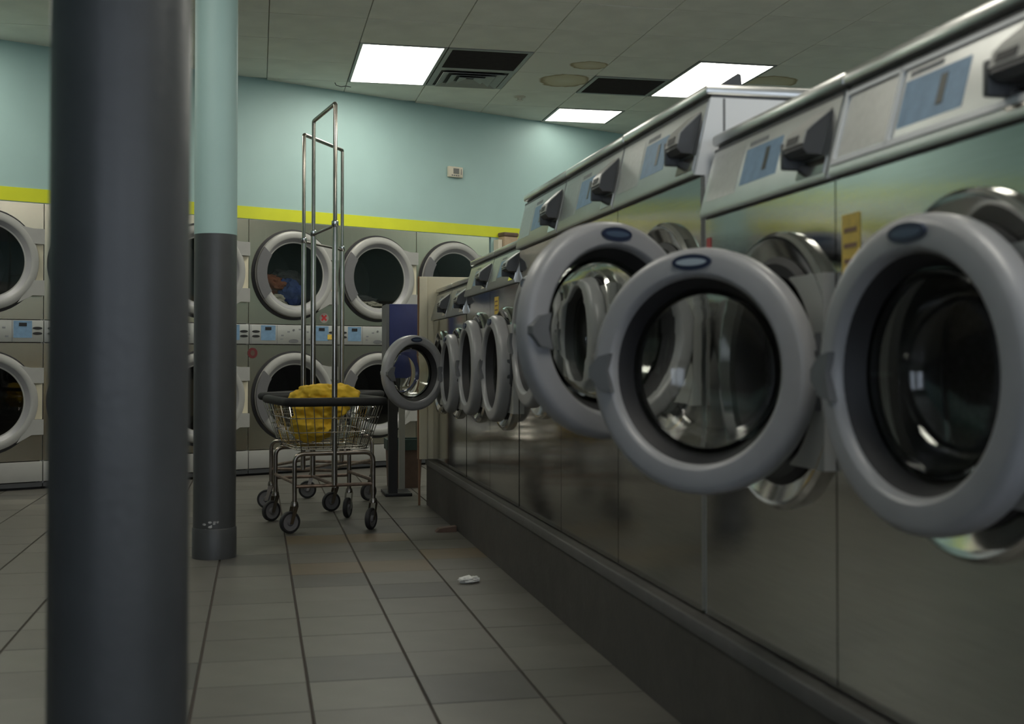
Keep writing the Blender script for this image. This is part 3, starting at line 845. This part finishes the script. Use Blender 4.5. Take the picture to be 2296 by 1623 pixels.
# ------------------------------------------------------------------ laundry carts
def cart(near, far, label, T=2.292, brace=1.645):
    n, f = Vector(near + (0,)), Vector(far + (0,))
    L = (f - n).length
    mid = (n + f) / 2
    ang = math.atan2((f - n).y, (f - n).x) - math.pi / 2
    t = thing('laundry_cart', label, 'laundry cart', mid, ang, group='wire laundry carts with hanging racks')
    a = L / 2                                # half length
    hw = 0.214
    # end frames and rails
    for s in (-1, 1):
        y = s * (a - 0.01)
        obj('leg_frame', tube(NB(), arc_path([(-hw, y, 0.155), (-hw, y, 0.415), (hw, y, 0.415), (hw, y, 0.155)], 0.05), 0.0125, 12), 'chrome_worn', t)
        obj('end_rail', tube(NB(), [(-hw, y, 0.243), (hw, y, 0.243)], 0.0095, 10), 'rusty_steel', t)
        obj('side_rail', tube(NB(), [(s * hw, -a + 0.01, 0.262), (s * hw, a - 0.01, 0.262)], 0.0095, 10), 'rusty_steel', t)
        obj('rack_post', tube(NB(), [(0, y, 0.243), (0, y, brace)], 0.0155, 14), 'rack_chrome', t)
    obj('centre_rail', tube(NB(), [(0, -a + 0.01, 0.243), (0, a - 0.01, 0.243)], 0.0095, 10), 'rusty_steel', t)
    rk = obj('hanging_rack', tube(NB(), arc_path([(0, -a + 0.01, brace - 0.06), (0, -a + 0.01, T), (0, a - 0.01, T), (0, a - 0.01, brace - 0.06)], 0.012, 3), 0.0115, 14), 'rack_chrome', t)
    obj('brace', tube(NB(), [(0, -a + 0.01, brace - 0.01), (0, a - 0.01, brace - 0.01)], 0.008, 10), 'chrome_worn', rk)
    for s in (-1, 1):
        obj('clamp', lathe_z(NB(), [(0.017, brace - 0.02), (0.019, brace - 0.015), (0.019, brace + 0.012), (0.012, brace + 0.016)], 0, s * (a - 0.01), 16), 'chrome', rk)
    # basket
    bt, tp = 0.435, 0.690
    def rect(k):                             # half sizes at height fraction k
        return 0.195 + 0.065 * k, a - 0.02 + 0.085 * k
    def ringpts(k):
        x, y = rect(k); z = bt + (tp - bt) * k
        return arc_path([(0, -y, z), (x, -y, z), (x, y, z), (-x, y, z), (-x, -y, z), (0, -y, z)], 0.05, 4)[:-1]
    bk = NB()
    for k in (0.0, 0.06, 0.36, 0.66, 0.92):
        tube(bk, ringpts(k), 0.0042 if k in (0.0,) else 0.0032, 6, closed=True)
    (x0, y0), (x1, y1) = rect(0), rect(1)
    nx, ny = 9, 12
    for i in range(nx + 1):
        u = -0.9 + 1.8 * i / nx
        tube(bk, [(u * x1, -y1, tp), (u * x0, -y0, bt), (u * x0, y0, bt), (u * x1, y1, tp)], 0.0026, 5)
    for i in range(ny + 1):
        u = -0.92 + 1.84 * i / ny
        tube(bk, [(-x1, u * y1, tp), (-x0, u * y0, bt), (x0, u * y0, bt), (x1, u * y1, tp)], 0.0026, 5)
    bo = obj('wire_basket', bk, 'chrome', t)
    obj('bumper_rim', tube(NB(), [p * Vector((1.02, 1.02, 1)) if 0 else Vector(p) for p in ringpts(1.0)], 0.0235, 12, closed=True), 'bumper', t)
    # casters
    swing = {(-1, -1): -72, (1, -1): -40, (-1, 1): -66, (1, 1): -32}
    for (sx, sy), aa in swing.items():
        px, py = sx * hw, sy * (a - 0.01)
        b = NB()
        lathe_z(b, [(0, 0.165), (0.017, 0.165), (0.021, 0.150), (0.021, 0.140), (0, 0.140)], 0, 0, 16)
        for q in (-1, 1):
            prism(b, [(-0.014, 0.142), (0.014, 0.142), (-0.018, 0.05), (-0.036, 0.05)], q * 0.019 - 0.0015, q * 0.019 + 0.0015, 'yz')
        c = obj('caster', b, 'chrome_worn', t, (px, py, 0)); c.rotation_euler = (0, 0, R(aa))
        # wheel in the local yz plane, axle along x
        w_ = NB(); rr = 0.058
        pr = [(rr - 0.004, -0.013), (rr, -0.008), (rr, 0.008), (rr - 0.004, 0.013), (rr - 0.013, 0.013), (rr - 0.013, -0.013)]
        lathe(w_, pr, 0, 0, 36, closed=True)
        for v in w_.verts: v.co = Vector((v.co.y, v.co.x - 0.027, v.co.z + rr))
        obj('tyre', w_, 'rubber', c)
        w_ = NB(); lathe(w_, [(rr - 0.013, -0.009), (0.02, -0.006), (0.014, -0.015), (0, -0.015)], 0, 0, 30); lathe(w_, [(rr - 0.013, 0.009), (0.02, 0.006), (0.014, 0.015), (0, 0.015)], 0, 0, 30)
        for v in w_.verts: v.co = Vector((v.co.y, v.co.x - 0.027, v.co.z + rr))
        obj('hub', w_, 'caster_grey', c)
    return t
cart((0.405, 6.474), (0.310, 7.010), 'chrome laundry cart with yellow cloth in its wire basket')
cart((0.268, 7.420), (0.545, 7.945), 'chrome laundry cart parked behind the one holding yellow cloth')

# yellow cloth heaped in the front basket
b = NB()
ctr = Vector((0.345, 6.74, 0))
for k, (c, s) in enumerate((((-0.045, 0.03, 0.545), (0.125, 0.16, 0.085)), ((0.0, 0.02, 0.66), (0.15, 0.15, 0.10)), ((0.10, 0.0, 0.72), (0.11, 0.10, 0.058)), ((-0.02, -0.02, 0.735), (0.10, 0.10, 0.045)), ((-0.125, 0.02, 0.70), (0.05, 0.08, 0.045)))):
    lump(b, c, s, 11 + k, 0.26, 2.4, 4)
o = tag(obj('yellow_towel', b, 'cloth_yellow', loc=ctr), 'bunched yellow towel heaped in the wire basket', 'towel')
m_ = o.modifiers.new('remesh', 'REMESH'); m_.mode = 'VOXEL'; m_.voxel_size = 0.006; m_.use_smooth_shade = True
m_ = o.modifiers.new('smooth', 'SMOOTH'); m_.iterations = 5

# scraps on the floor
b = NB(); lump(b, (0, 0, 0.014), (0.036, 0.022, 0.014), 3, 0.45, 3.0, 3); lump(b, (0.030, 0.016, 0.012), (0.022, 0.016, 0.012), 5, 0.4, 3.0, 3)
for v in b.verts: v.co.z = max(v.co.z, 0.0008)
tag(obj('crumpled_tissue', b, 'paper', loc=(0.845, 4.86, 0)), 'crumpled white tissue lying on the floor tiles', 'litter')
tag(obj('wood_wedge', prism(NB(), [(-0.06, 0), (0.05, 0), (0.05, 0.03), (-0.04, 0.02)], -0.03, 0.03, 'xz'), 'bin_brown', loc=(0.985, 6.33, 0)), 'small brown wedge on the floor against the plinth', 'litter')
